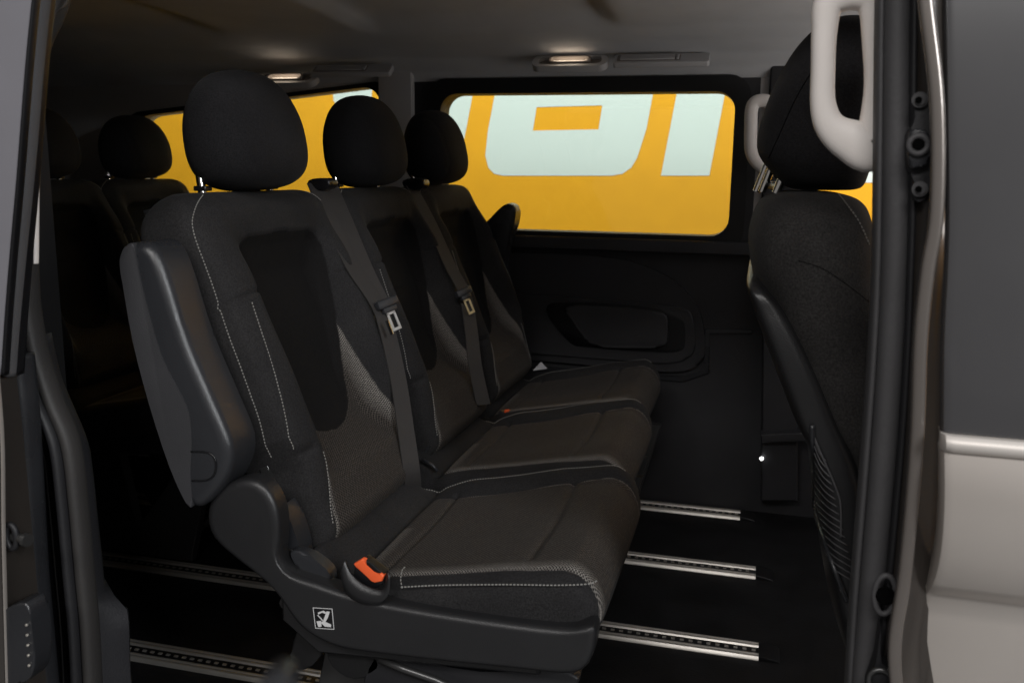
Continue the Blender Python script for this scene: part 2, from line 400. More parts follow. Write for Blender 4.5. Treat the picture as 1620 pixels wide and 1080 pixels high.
for i, (x0, x1, inn) in enumerate(wins):
    if i == 0:   # the rear window's upper edge drops towards the back
        inn = [(x, z-(.09*max(0, (-1.25-x)/.85)**1.3 if z > 1.05 else 0)) for x, z in inn]
    o = bm_obj('window_surround', ring_prism(fan_rect(x0, x1, z_sill, z_head, inn), inn, YF, YF+.07, .004), M['pillar_trim'] if i != 1 else M['dark'], van)
    cx = sum(p[0] for p in inn)/len(inn); cz = sum(p[1] for p in inn)/len(inn)
    big = [(cx+(x-cx)*(1+.045/abs(inn[0][0]-cx)), cz+(z-cz)*(1.22 if i == 1 else 1.07)) for x, z in inn]
    bm_obj('window_frame', ring_prism(big, inn, YF-.016 if i == 1 else YF-.006, YF+.001, .006), M['darker'], o)
    gl = [(cx+(x-cx)*1.02, cz+(z-cz)*1.02) for x, z in inn]
    bm_obj('pane', prism(gl, YF+.030, YF+.034, 0), M['glass'] if i < 2 else M['clear'], o, smooth=False)
plain_box('side_wall', (-.65, YF+.05, .40), (4.3, .10, .80), M['dark'], van)
plain_box('side_header', (-.65, YF+.05, 1.41), (4.3, .10, .16), M['darker'], van)
# grey pillar covers between the windows, running up into the headliner
for x0, x1 in ((-1.20, -1.075), (.0, .15)):
    bm_obj('pillar_cover', prism([(x0, .80), (x1, .80), (x1-.004, 1.36), (x0+.004, 1.36)], YF-.028, YF-.001, .012), M['pillar_trim'] if x0 < -.5 else M['dark'], van)

# door card on the far wall
def tr(pts, y, n=5, closed=True): return [(p.x, p.z) for p in [at(q[0], q[1], y=y) for q in cr(pts, n, closed)]]
def tr0(pts, y): return [(p.x, p.z) for p in [at(q[0], q[1], y=y) for q in pts]]
led = [(-1.5, .835), (-1.5, .795), (.02, .795), (.02, .835)]
bm_obj('window_ledge', prism(led, YF-.045, YF-.017, .010), M['dark'], van)
yc = YF-.022
card = tr([(640, 396), (800, 400), (900, 402), (990, 412), (1060, 440), (1100, 480), (1113, 520), (1114, 560), (1100, 580), (1060, 588), (960, 580), (800, 566), (640, 556)], yc)
dcard = bm_obj('door_card', prism(card, yc, YF-.0005, .010), M['dark'], van)
card2 = tr([(650, 474), (800, 466), (960, 474), (1060, 484), (1092, 494), (1099, 530), (1098, 556), (1080, 570), (1040, 574), (960, 568), (800, 556), (650, 548)], yc-.012, 4)
hole = tr([(868, 500), (868, 482), (890, 478), (960, 479), (1030, 486), (1070, 494), (1082, 510), (1084, 536), (1080, 552), (1050, 557), (930, 549), (900, 540)], yc-.012, 4)
bm_obj('pocket_surround', ring_prism([card2[int(i*len(card2)/len(hole)+2) % len(card2)] for i in range(len(hole))], hole, yc-.013, yc+.001, .004), M['dark'], dcard) if False else None
bm_obj('lower_card', prism(card2, yc-.012, yc-.0005, .008), M['dark'], dcard)
bm_obj('armrest_pocket', prism(hole, yc-.0145, yc-.0125, .001), M['black'], dcard)
bm_obj('pull_handle', prism(tr([(905, 506), (893, 487), (920, 483), (1000, 488), (1050, 496), (1056, 520), (1052, 546), (1010, 550), (940, 547), (922, 530)], yc-.03, 4), yc-.034, yc-.0135, .009), M['pad'], dcard)
bm_obj('wall_rim', prism(tr0([(1115, 520), (1190, 522), (1190, 528), (1122, 526), (1122, 590), (1080, 604), (800, 582), (800, 576), (1075, 597), (1115, 585)], YF-.01), YF-.010, YF-.001, .002), M['plastic'], van)
# lower lining and wheel-side recess
# far B pillar lower cover and seat belt post
bm_obj('pillar_lower_cover', prism(tr0([(1207, 400), (1262, 400), (1262, 790), (1203, 790)], YF-.05), YF-.07, YF-.001, .012), M['dark'], van)
bm_obj('pillar_ledge', prism(tr0([(1203, 686), (1280, 683), (1280, 697), (1205, 699)], YF-.1), YF-.11, YF-.02, .006), M['dark'], van)
p = at(1205, 725, y=YF-.075); bm = bmesh.new(); bmesh.ops.create_uvsphere(bm, u_segments=12, v_segments=8, radius=.0055); bmesh.ops.translate(bm, verts=bm.verts, vec=p); bm_obj('white_dot', bm, M['led'], van)  # small emissive white dot at the edge of the lower pillar cover

# dome lamps and vents along the coving
def dome(px, py, y, s=1.0):
    c = at(px, py, y=y); o = empty('dome_lamp', c); o.parent = van
    def rel(ob): ob.location = (0, 0, 0); return ob
    rot = Matrix.Rotation(math.radians(-52), 3, 'X')     # faces down into the cabin
    bm = bmesh.new(); vs = []
    def face(q): q.transform(rot.to_4x4()); return q
    out_, in_ = rrect(-.112, .112, -.031, .027, .026, 6), rrect(-.094, .094, -.020, .018, .017, 6)
    h = bm_obj('housing', face(ring_prism(out_, in_, -.008, .012, .004)), M['pillar_trim'], o)
    bm_obj('recess', face(prism(in_, .003, .012, 0)), M['bezel'], o)
    bm_obj('rim', face(ring_prism(rrect(-.062, .062, -.016, .015, .012, 6), rrect(-.056, .056, -.012, .011, .010, 6), -.013, .003, .001)), M['bezel'], o)
    bm_obj('lens', face(prism(rrect(-.054, .046, -.0105, .0095, .004, 4), -.001, .0028, .001)), M['lamp'], o)
    bm_obj('switch', face(prism(rrect(.044, .053, -.008, .006, .003, 3), -.006, .0025, .001)), M['cream'], o)
    l = bpy.data.lights.new('dome_light', 'AREA'); l.shape = 'RECTANGLE'; l.size = .08; l.size_y = .018; l.energy = .03; l.color = (1, .82, .62)
    lo = bpy.data.objects.new('dome_light', l); COL.objects.link(lo); lo.parent = o; lo.location = rot @ Vector((0, -.020, 0)); lo.rotation_euler = (0, 0, 0)
dome(902, 99, 2.70); dome(452, 126, 2.70)
def vent(px, py, y):
    c = at(px, py, y=y); o = empty('air_vent', c); o.parent = van
    rot = Matrix.Rotation(math.radians(-52), 4, 'X')
    q = prism(rrect(-.135, .135, -.023, .023, .008, 4), -.007, .010, .003); q.transform(rot); bm_obj('vent_plate', q, M['pillar_trim'], o)
    q = prism(rrect(-.125, .055, -.015, .015, .004, 4), -.0078, -.0072, 0); q.transform(rot); bm_obj('vent_grille', q, M['bezel'], o)
    for k in range(4):
        q = prism(rrect(-.115, .040, -.010+.0065*k-.0017, -.010+.0065*k+.0017, .001, 2), -.0125, -.0080, .0005); q.transform(rot); bm_obj('slat', q, M['pillar_trim'], o)
    q = prism(rrect(.043, .051, -.012, .012, .002, 3), -.013, -.0080, .001); q.transform(rot); bm_obj('slider', q, M['pillar_trim'], o)
vent(1046, 95, 2.70); vent(556, 112, 2.70)

# grab handle on the near pillar and its twin on the far pillar
hp = [(1302, 110), (1302, 165), (1314, 200), (1345, 222), (1385, 232), (1396, 150), (1394, 60), (1385, 0), (1350, -14), (1312, 6), (1304, 50)]
hr = [17, 18, 22, 30, 40, 26, 26, 26, 26, 22, 18]; hr[4] = 34
path = cr([(*at(a, b, y=1.10),) for a, b in hp], 6, True); rr = [float(v[0]) for v in cr([(r*1.10/F,) for r in hr], 6, True)]
V, Fc = tube(path, rr, [.014+.2*r for r in rr], n=20, closed=True, ex=2.6); mesh_obj('grab_handle', V, Fc, M['cream'], van)
hp = [(1190, 170), (1188, 200), (1189, 240), (1203, 262), (1224, 268), (1236, 235), (1236, 190), (1218, 163), (1200, 160)]
path = cr([(*at(a, b, y=YF-.10),) for a, b in hp], 6, True)
V, Fc = tube(path, .018, .018, n=14, closed=True, ex=2.4); mesh_obj('grab_handle', V, Fc, M['cream'], van)

# floor rails
def rail(y, x0, x1):
    o = empty('floor_rail', ((x0+x1)/2, y, 0)); o.parent = van
    L_ = x1-x0; 
    box_obj('channel', (0, 0, .002), (L_, .030, .004), M['black'], o, bev=0)
    for s in (-1, 1):
        bm = prism([(-.011, 0), (-.0105, .002), (-.0065, .0075), (-.004, .0082), (.002, .0072), (.004, .0055), (.006, .0072), (.010, .0070), (.011, 0)], -L_/2, L_/2, 0)
        bm.transform(Matrix.Rotation(math.radians(90), 4, 'Z')); bmesh.ops.translate(bm, verts=bm.verts, vec=(0, s*.024, 0)); bm_obj('rail_lip', bm, M['alu'], o, ang=25)
    bm = bmesh.new(); k = -L_/2+.012
    while k < L_/2-.01:
        box(bm, (k, 0, .0060), (.0085, .0055, .0022)); k += .0195
    bm_obj('lock_teeth', bm, M['alu'], o, smooth=False)
    bm = prism([(0, 0), (.045, 0), (.040, .004), (.0, .011)], -.034, .034, .002); bmesh.ops.translate(bm, verts=bm.verts, vec=(L_/2, 0, 0)); bm_obj('end_cap', bm, M['black'], o)
rail(2.745, -2.6, -.003); rail(2.333, -2.6, .046); rail(1.92, -2.6, .055); rail(1.54, -2.6, .055)

# ------------------------------------------------------------------ right side of the opening: seal, pillar, front door
zr = np.linspace(.33, 1.36, 60)
def col(pts): return [tuple(at(a, b, y=y)) for a, b, y in pts]
PYS = [-120, 0, 160, 330, 430, 540, 700, 900, 1020, 1140, 1260]
ridge = [1455, 1463, 1481, 1481, 1466, 1455, 1449, 1431, 1414, 1420, 1410]
sealr = [1442, 1440, 1438, 1437, 1434, 1430, 1420, 1402, 1388, 1372, 1360]
seall = [1392, 1388, 1386, 1384, 1382, 1377, 1366, 1350, 1342, 1336, 1326]
dedge = [1505, 1503, 1502, 1501, 1497, 1490, 1487, 1481, 1462, 1448, 1440]
def c_(xs_, dy, off=0): return [tuple(at(a+off, b, y=dy)) for a, b in zip(xs_, PYS)]
def cmix(A, B, t): return [a*(1-t)+b*t for a, b in zip(A, B)]
cols = [c_(sealr, 1.06, -8), c_(sealr, 1.012, 4), c_(cmix(sealr, ridge, .45), 1.008), c_(ridge, .985, -9), c_(ridge, .962, -3), c_(ridge, .955, 4),
        c_(ridge, .958, 10), c_(cmix(ridge, dedge, .62), .975, 4), c_(dedge, .988, 4), c_(dedge, 1.0, 40), c_(dedge, 1.10, 30), c_(sealr, 1.12, 0)]
V, Fc = loft(cols, zr); bpil = mesh_obj('door_pillar', V, Fc, M['brown'], van)
# added strip in a lighter copy of the paint: highlight on the pillar's fold
V, Fc = tube([at(a+1, b, y=.955) for a, b in cr(list(zip(ridge, PYS)), 6)], .0068, .006, n=14, ex=3.2); mesh_obj('pillar_fold_highlight', V, Fc, M['flange'], bpil)
# opening seal
def seal(name, pts, wpx, y, depth, m, ex=2.4, parent=None):
    P_ = cr([(*at(a, b, y=y),) for a, b in pts], 8); V, Fc = tube(P_, wpx*.5*y/F, depth, n=16, ex=ex); return mesh_obj(name, V, Fc, m, parent or van)
mid = [(a+b)/2 for a, b in zip(seall, sealr)]
seal('door_seal', list(zip([m_+6 for m_ in mid], PYS)), 38, 1.03, .020, M['rubber'])
seal('door_seal_lip', list(zip([a+4 for a in seall], PYS)), 13, 1.045, .020, M['rubber'])
seal('seal_gap_strip', list(zip([a+5 for a in sealr], PYS)), 12, 1.02, .014, M['rubber2'])

# lock striker bracket on the pillar
by = .992
o = bm_obj('lock_plate', prism(tr([(1446, 160), (1450, 148), (1468, 148), (1472, 160), (1471, 200), (1475, 240), (1472, 285), (1466, 312), (1452, 320), (1444, 308), (1446, 280), (1436, 262), (1436, 212), (1446, 200)], by, 3), by-.004, by+.02, .002), M['rubber2'], bpil)
bm_obj('lock_housing', prism(tr([(1438, 210), (1462, 206), (1470, 220), (1468, 255), (1456, 264), (1438, 262)], by-.01, 3), by-.016, by-.004, .003), M['plastic'], bpil)
def disc(name, px, py, y, r, th, m, parent, n=20):
    c = at(px, py, y=y); bm = bmesh.new(); bmesh.ops.create_cone(bm, cap_ends=True, segments=n, radius1=r, radius2=r, depth=th)
    bmesh.ops.bevel(bm, geom=[e for e in bm.edges if abs(e.verts[0].co.z-e.verts[1].co.z) < 1e-6], offset=min(th, r)*.3, segments=2, affect='EDGES')
    bm.transform(Matrix.Rotation(math.radians(90), 4, 'X')); bmesh.ops.translate(bm, verts=bm.verts, vec=c); return bm_obj(name, bm, m, parent)
def ring(name, px, py, y, r, t, m, parent, sx=1.0, sz=1.0):
    c = at(px, py, y=y); V, Fc = tube([c+Vector((sx*r*math.cos(a), 0, sz*r*math.sin(a))) for a in np.linspace(0, 2*math.pi, 25)[:-1]], t, t, n=8, closed=True); return mesh_obj(name, V, Fc, m, parent)
for b in (158, 299):
    disc('bolt', 1455, b, by-.008, .0075, .007, M['rubber'], bpil); disc('bolt_socket', 1453, b, by-.013, .003, .004, M['hole'], bpil)
ring('lock_ring', 1453, 229, by-.019, .0085, .003, M['rubber'], bpil); disc('lock_hole', 1453, 229, by-.0185, .0062, .002, M['hole'], bpil)
ring('lower_catch_ring', 1400, 940, .985, .0105, .0032, M['rubber'], bpil, 1.0, 2.1); disc('catch_hole', 1401, 942, .982, .010, .006, M['hole'], bpil)
bm_obj('lower_catch', prism(tr([(1392, 985), (1384, 1040), (1370, 1090), (1412, 1090), (1408, 1052), (1392, 1040)], .985, 3), .975, 1.0, .004), M['rubber2'], bpil)
ring('lower_catch_ring', 1393, 1075, .97, .012, .003, M['steel'], bpil)

# front door: painted panel, chrome belt line, dark glass
zb = at(1490, 690, y=.93).z
fd = empty('front_door', (0, 0, 0)); fd.parent = van
def edge_x(z):
    q = [at(a+3, b, y=.93) for a, b in cr(list(zip(dedge, PYS)), 6)]; q = sorted((p.z, p.x) for p in q); return float(np.interp(z, [a for a, _ in q], [b for _, b in q]))
def door_part(name, z0, z1, prof, m, th=.035, n=30, nx=14):
    V, Fc = [], []; zz = np.linspace(z0, z1, n); X1 = 1.35
    for z in zz:
        x0 = edge_x(z); yb = prof(z)
        row = [(x0+.002, yb+th), (x0, yb+.010), (x0+.003, yb+.003), (x0+.010, yb)]
        for k in range(1, nx+1):
            t = k/nx; row.append((x0+.010+(X1-x0-.01)*t, yb-.012*math.sin(math.pi*min(1, t*.6))))
        row += [(X1, yb+th)]
        V += [(a, b, z) for a, b in row]
    r = len(row)
    for i in range(n-1):
        for k in range(r):
            l = (k+1) % r; Fc.append((i*r+k, i*r+l, (i+1)*r+l, (i+1)*r+k))
    Fc.append(tuple(range(r-1, -1, -1))); Fc.append(tuple((n-1)*r+k for k in range(r)))
    o = mesh_obj(name, V, Fc, m, fd); o.data.set_sharp_from_angle(angle=math.radians(40)); return o
zc1, zc2 = at(1475, 952, y=.93).z, at(1470, 985, y=.93).z
def prof(z):
    y = .934-.026*math.sin(math.pi*np.clip((zb-z)/(zb-zc1), 0, 1)*.62)
    y += .016*float(ss(z, zc1+.004, zc1-.008)*0)
    t = float(ss(-z, -zc1, -zc1+.012)); t2 = float(ss(-z, -zc2, -zc2+.010))
    return y+.012*t+.004*t2+.26*max(0., min(zc1-z, zc1-zc2))+.13*max(0., zc2-z)+.050*float(np.clip((zb-z)/(zb-zc1), 0, 1))**2
door_part('painted_panel', -.25, zb-.016, prof, M['beige'], n=120)
door_part('belt_line', zb-.015, zb+.002, lambda z: .921+.006*((z-zb+.006)/.009)**2, mat('belt_line_trim', (.60, .56, .52), .45, metal=.3), n=10)
door_part('door_window', zb+.003, 1.40, lambda z: .934+.10*float(max(0, z-zb))**1.3, M['doorglass'], th=.02)

# ------------------------------------------------------------------ left side: slid door's leading edge, seals, rear pillar
sd = empty('sliding_door', (0, 0, 0)); sd.parent = van
YD = .90
LP = [-120, 0, 100, 200, 300, 400, 500, 592]
gl_e = [66, 52, 42, 34, 26, 17, 9, 3]            # front edge of the dark glass
gz0 = at(3, 592, y=YD).z
def lcol(xs_, ys_, y, off=0): return [tuple(at(a+off, b, y=y)) for a, b in zip(xs_, ys_)]
zz = np.linspace(gz0, 1.33, 40)
V, Fc = loft([lcol(gl_e, LP, YD, 0), lcol(gl_e, LP, YD-.004, -4), lcol(gl_e, LP, YD-.012, -500), lcol(gl_e, LP, YD+.03, -500), lcol(gl_e, LP, YD+.03, 0)], zz)
mesh_obj('door_glass', V, Fc, mat('grey_window_glass', (.17, .165, .18), .25, coat=.5, noise=.05), sd)
seal('glass_edge_seal', [(a+5, b) for a, b in zip(gl_e, LP)], 9, YD+.004, .006, M['black'], parent=sd)
seal('edge_seal', [(a+15, b) for a, b in zip(gl_e, LP)], 23, YD+.02, .012, M['rubber'], parent=sd)
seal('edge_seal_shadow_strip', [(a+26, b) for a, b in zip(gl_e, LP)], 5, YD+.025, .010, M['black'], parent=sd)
# leading edge below the glass
PY2 = [592, 700, 850, 1000, 1140]
e_out = [-6, 2, 4, 8, 12]; e_in = [22, 34, 48, 62, 76]
zz2 = np.linspace(.22, gz0-.002, 40)
V, Fc = loft([lcol(e_out, PY2, YD-.02, -400), lcol(e_out, PY2, YD-.02, -6), lcol(e_out, PY2, YD-.012, 2), lcol(e_out, PY2, YD+.012, 6), lcol(e_in, PY2, YD+.03, 4), lcol(e_in, PY2, YD+.06, 0), lcol(e_out, PY2, YD+.06, -400)], zz2)
mesh_obj('leading_edge', V, Fc, M['brown'], sd)
seal('paint_edge_highlight', [(e+1, b) for e, b in zip(e_out, PY2)], 5, YD-.012, .004, M['beige'], parent=sd)  # beige strip stands for the gold highlight along the door's painted edge
seal('inner_edge_trim', [(34, 560), (42, 640), (50, 760), (58, 900), (68, 1010), (80, 1140)], 34, YD+.055, .018, M['plastic'], parent=sd)
# guide pin
c = at(22, 848, y=YD+.005); V, Fc = tube([c, c+Vector((.020, -.004, 0)), c+Vector((.021, -.004, 0)), c+Vector((.027, -.005, 0))], [.0065, .0065, .009, .0085], n=16, upv=(0, 0, 1)); o = mesh_obj('guide_pin', V, Fc, M['steel'], sd); o.data.set_sharp_from_angle(angle=math.radians(40))
ring('pin_collar', 18, 848, YD, .0135, .004, M['rubber2'], sd, .6, 1.2)
# contact block
bm_obj('contact_block', prism(tr([(6, 975), (18, 958), (46, 950), (56, 980), (60, 1050), (44, 1076), (28, 1070), (8, 1080)], YD-.005, 3), YD-.012, YD+.02, .004), M['plastic'], sd)
for k in range(5):
    disc('contact', 42+k*1.0, 988+16*k, YD-.014, .0019, .003, M['alu'], sd, 10)
# opening seals running down the rear side of the opening
bs = [(108, -120), (93, 0), (64, 70), (54, 130), (49, 210), (46, 300), (45, 400), (48, 480), (62, 560), (84, 630), (112, 700), (124, 790), (134, 900), (143, 1000), (150, 1140)]
seal('body_seal', bs, 26, 1.0, .016, M['rubber3'])
seal('body_seal_lip', [(a-22, b) for a, b in bs if b > 470], 20, .99, .014, M['rubber2'])
seal('body_gap_strip', [(a-44, b) for a, b in bs if b > 470], 26, 1.02, .012, M['black'])
seal('body_edge_highlight', [(135, -90), (107, 0), (86, 25), (75, 75), (66, 130), (61, 200), (59, 230)], 2.4, .975, .0015, M['flange'])  # thin lighter strip stands for the highlight on the body's painted edge
seal('light_strip', [(58, 222), (58, 300), (57.5, 380), (57, 417)], 6, .972, .004, M['cream'])
c = at(58, 210, y=.968); bm = bmesh.new(); bmesh.ops.create_uvsphere(bm, u_segments=16, v_segments=10, radius=.0042); bmesh.ops.translate(bm, verts=bm.verts, vec=c); bm_obj('screw_head', bm, M['chrome'], van)
# interior cover of the rear pillar
bcov = [(a+18, b) for a, b in bs if b > 500]
trim_in = [(80, 520), (98, 600), (135, 690), (145, 740), (158, 860), (170, 950), (200, 960), (205, 1060), (215, 1150)]
zz3 = np.linspace(.24, at(80, 530, y=1.05).z, 50)
V, Fc = loft([col([(a, b, 1.02) for a, b in bs if b > 480]), col([(a, b, 1.045) for a, b in bcov]), col([(a, b, 1.06) for a, b in trim_in]), col([(a+2, b, 1.10) for a, b in trim_in]), col([(a-60, b, 1.10) for a, b in trim_in])], zz3)
pc = mesh_obj('rear_pillar_cover', V, Fc, M['dark'], van)
for px, py in ((138, 703), (157, 895)):
    a, b = at(px-12, py+4, y=1.046), at(px-1, py-3, y=1.056); tube_obj('cover_joint', [a, b], .0014, M['black'], pc)
# closed body side behind the opening and above it
plain_box('rear_side_panel', (-1.92, 1.045, .55), (1.90, .09, 1.7), M['darker'], van)
plain_box('door_header', (-.4, 1.03, 1.40), (1.2, .08, .09), M['brown'], van)
plain_box('door_sill', (-.4, 1.04, -.02), (1.2, .10, .10), M['dark'], van)
plain_box('lower_pillar_panel', (-1.0, 1.06, .1), (.14, .08, .3), M['darker'], van)

# ------------------------------------------------------------------ seats
SD = np.array([-.387, 0, .922]); ND = np.array([.922, 0, .387])     # along the reclined back, and out of its face
OB = np.array([-.598, 0, .45]); LB = .602
XC = -.42                                                           # seat origin, world x
def wI(z): return 1.09*np.interp(z, [.598, .602, .608, .617, .630, .650, .68, .74, .80, .86, .89, .905, .914, .920, .923], [0, .028, .046, .063, .078, .090, .100, .110, .119, .127, .128, .122, .112, .092, .0])
def inset_sdf(y, s):
    z = .45+.922*s
    d1 = np.abs(y)-wI(z); d2 = np.maximum(.598-z, z-.923)
    return np.maximum(d1, d2)
def wW(z): return np.interp(z, [.44, .50, .56, .62, .70, .76, .80], [.175, .168, .158, .143, .132, .122, .113])
def weave_sdf(y, s):
    z = .45+.922*s; q = np.maximum(np.abs(y)-wW(z), z-.79); return np.where(y < 0, q*5, q)
def back_w(s):
    z = .45+.922*s
    w = np.interp(z, [.44, .52, .585, .63, .70, .80, .90, .95, 1.0], [.196, .198, .202, .224, .228, .226, .226, .230, .224])
    r = .075; t = np.clip((s-(LB-r))/r, 0, 1); w = w-.055*(1-np.sqrt(np.maximum(0, 1-t**2.4)))
    return w
def back_t(s):
    r = .05; t = np.clip((s-(LB-r))/r, 0, 1); q = np.sqrt(np.maximum(0, 1-t*t)); r2 = .04; t2 = np.clip((r2-s)/r2, 0, 1); q2 = np.sqrt(np.maximum(0, 1-t2*t2))
    return np.interp(s, [0, .15, .4, LB], [.064, .062, .060, .060])*np.maximum(q*q2, .04)
def back_feat(y, s):
    z = .45+.922*s; ay = np.abs(y)
    env = ss(z, .50, .62)*(1-ss(z, .84, .97)*.75)
    f = .024*ss(ay, .125, .175)*env*(1-.25*ss(ay, .20, .24)) - (.030+.016*(1-ss(z, .66, .80)))*(1-ss(ay, .10, .165))*ss(z, .53, .62)*(1-ss(z, .86, .93))
    f += -.008*np.exp(-((z-.600)/.008)**2)*ss(ay, .165, .19)
    si = inset_sdf(y, s); f += -.014*(1-ss(si, -.016, .004)) * ss(z, .60, .70)
    f += .010*np.exp(-((z-.955)/.03)**2)*(1-ss(ay, .12, .2))
    # seams
    f += -.0030*np.exp(-(np.maximum(ay-wW(z), z-.79)/.0030)**2)*(z < .79)
    f += -.0022*np.exp(-(si/.0028)**2)
    f += -.0045*np.exp(-((z-(.835-.10*(ay-.17)))/.0035)**2)*ss(ay, .135, .15)      # joint of the wing cover
    f += .0035*np.sin(z*38+3*y)*np.exp(-((ay-.19)/.05)**2)*.35
    return f
def seam1(z): return np.interp(z, [.6, .70, .80, .86, .92, .96, 1.0], [.212, .214, .215, .219, .219, .205, .18])
def back_front(y, s):
    w = back_w(s); n = 5.0
    return -.05+back_t(s)*(np.maximum(0, 1-np.minimum(1, np.abs(y)/w)**n))**(1/n)+back_feat(y, s)*np.clip(back_t(s)/.05, 0, 1)
def back_pt(y, s, off=0):
    f = back_front(y, s)+off; p = OB+SD*s+ND*f; return np.array([p[0]-XC, y, p[2]])
def section(n_, ex):
    th = np.linspace(0, 2*np.pi, 1441); c, s = np.cos(th), np.sin(th)
    a = np.sign(c)*np.abs(c)**(2/ex); b = np.sign(s)*np.abs(s)**(2/ex)
    l = np.concatenate([[0], np.cumsum(np.hypot(np.diff(a), np.diff(b)*.5))]); q = np.interp(np.linspace(0, l[-1], n_+1)[:-1], l, th)
    c, s = np.cos(q), np.sin(q); return np.sign(c)*np.abs(c)**(2/ex), np.sign(s)*np.abs(s)**(2/ex)
def grid_obj(name, V, uv, attrs, nr, nt, mat_, parent):
    Fc = []
    for i in range(nr-1):
        for k in range(nt):
            l = (k+1) % nt; Fc.append((i*nt+k, i*nt+l, (i+1)*nt+l, (i+1)*nt+k))
    Fc.append(tuple(range(nt-1, -1, -1))); Fc.append(tuple((nr-1)*nt+k for k in range(nt)))
    o = mesh_obj(name, V, Fc, mat_, parent); me = o.data
    for n_, v in attrs.items():
        a = me.attributes.new(n_, 'FLOAT', 'POINT'); a.data.foreach_set('value', np.asarray(v, dtype=np.float32))
    ul = me.uv_layers.new(name='UVMap'); idx = np.zeros(len(me.loops), dtype=np.int32); me.loops.foreach_get('vertex_index', idx)
    ul.data.foreach_set('uv', np.asarray(uv, dtype=np.float32)[idx].ravel())
    return o
def make_back(parent):
    nt, nr = 300, 190; a, b = section(nt, 5.0); V, uv, A1, A2 = [], [], [], []
    e = .5-.5*np.cos(np.linspace(0, np.pi, nr)); sl_ = np.linspace(0, LB, nr)*.6+e*LB*.4
    for s in sl_:
        w, t = back_w(s), back_t(s); y = a*w
        f = -.05+t*b; ft = back_feat(y, s)*np.clip(b*1.6, 0, 1)*min(1, t/.05); f = f+ft
        f = np.where(b < 0, -.05+t*b*(1-.10*(1-np.abs(a)**2)), f)
        P_ = OB[None]+SD[None]*s+ND[None]*f[:, None]
        for k in range(nt): V.append((P_[k, 0]-XC, y[k], P_[k, 2])); uv.append((y[k], s))
        front = b > .0
        A1 += list(np.where(front, inset_sdf(y, s), 1)); A2 += list(np.where(front, weave_sdf(y, s), 1))
    return grid_obj('backrest', V, uv, {'inset': A1, 'weave': A2}, nr, nt, M['fabric'], parent)
# cushion
X0, X1, YC = -.665, -.174, -.040
def cz_top(x): return np.interp(x, [-.67, -.62, -.56, -.45, -.32, -.22, -.15], [.440, .450, .440, .458, .482, .492, .488])
def cu_w(x):
    w = np.interp(x, [-.67, -.60, -.5, -.3, -.2, -.15], [.215, .225, .236, .237, .235, .226]); r = .05; t = np.clip((x-(X1-r))/r, 0, 1); return w-.035*(1-np.sqrt(np.maximum(0, 1-t**2.2)))
def cu_t(x):
    r = .075; t = np.clip((x-(X1-r))/r, 0, 1); q = np.maximum(0, 1-t**2.6)**(1/2.0); r2 = .045; t2 = np.clip((X0+r2-x)/r2, 0, 1); q2 = np.sqrt(np.maximum(0, 1-t2*t2))
    return np.interp(x, [-.67, -.4, -.2], [.045, .050, .062])*np.maximum(q*q2, .03)
def cu_weave(y, x):
    wv = np.interp(x, [-.56, -.45, -.30, -.20, -.15], [.172, .178, .182, .192, .198])
    wv = np.where(y > 0, wv-.018, wv+.018); q = np.maximum(np.abs(y)-wv, -.555-x); return np.where(y > 0, q*5, q)
def cu_feat(y, x):
    ay = np.abs(y); f = np.where(y > 0, .022*ss(ay, .150, .205), .006*ss(ay, .15, .21))*ss(x, -.60, -.48)
    f += -.006*(1-ss(ay, .0, .17))*ss(x, -.56, -.45)
    f += -.0052*np.exp(-((x+.505+.15*y*y)/.005)**2)*(1-ss(ay, .165, .172))
    f += -.0062*np.exp(-((x+.285+.15*y*y)/.006)**2)*(1-ss(ay, .165, .172))
    f += -.0036*np.exp(-(cu_weave(y, x)/np.where(y > 0, .015, .003))**2)
    f += .026*np.exp(-((x+.620)/.035)**2)*(1-ss(ay, .17, .21)) - .010*np.exp(-((x+.560)/.010)**2)*(1-ss(ay, .19, .22))
    f += .004*np.exp(-((x+.22)/.05)**2)
    f += .0012*np.sin(21*x+9*y)
    return f
def cu_pt(y, x, off=0):
    w, t = cu_w(x), cu_t(x); zc = cz_top(x)-.055
    z = zc+t*(max(0, 1-min(1, abs(y)/w)**4.5))**(1/4.5)+cu_feat(y, x)*min(1, t/.045)+off
    return np.array([x-XC, y+YC, z])
def make_cushion(parent):
    nt, nr = 300, 190; a, b = section(nt, 4.5); V, uv, A1, A2 = [], [], [], []
    e = .5-.5*np.cos(np.linspace(0, np.pi, nr)); xl = X0+(np.linspace(0, 1, nr)*.6+e*.4)*(X1-X0)
    for x in xl:
        w, t = cu_w(x), cu_t(x); y = a*w; zc = cz_top(x)-.055
        z = zc+t*b*np.where(b < 0, 1.05, 1)+cu_feat(y, x)*np.clip(b*1.6, 0, 1)*min(1, t/.045)
        for k in range(nt): V.append((x-XC, y[k]+YC, z[k])); uv.append((y[k], x))
        A1 += [1]*nt; A2 += list(np.where(b > -.5, cu_weave(y, x), 1))
    return grid_obj('cushion', V, uv, {'inset': A1, 'weave': A2}, nr, nt, M['fabric'], parent)
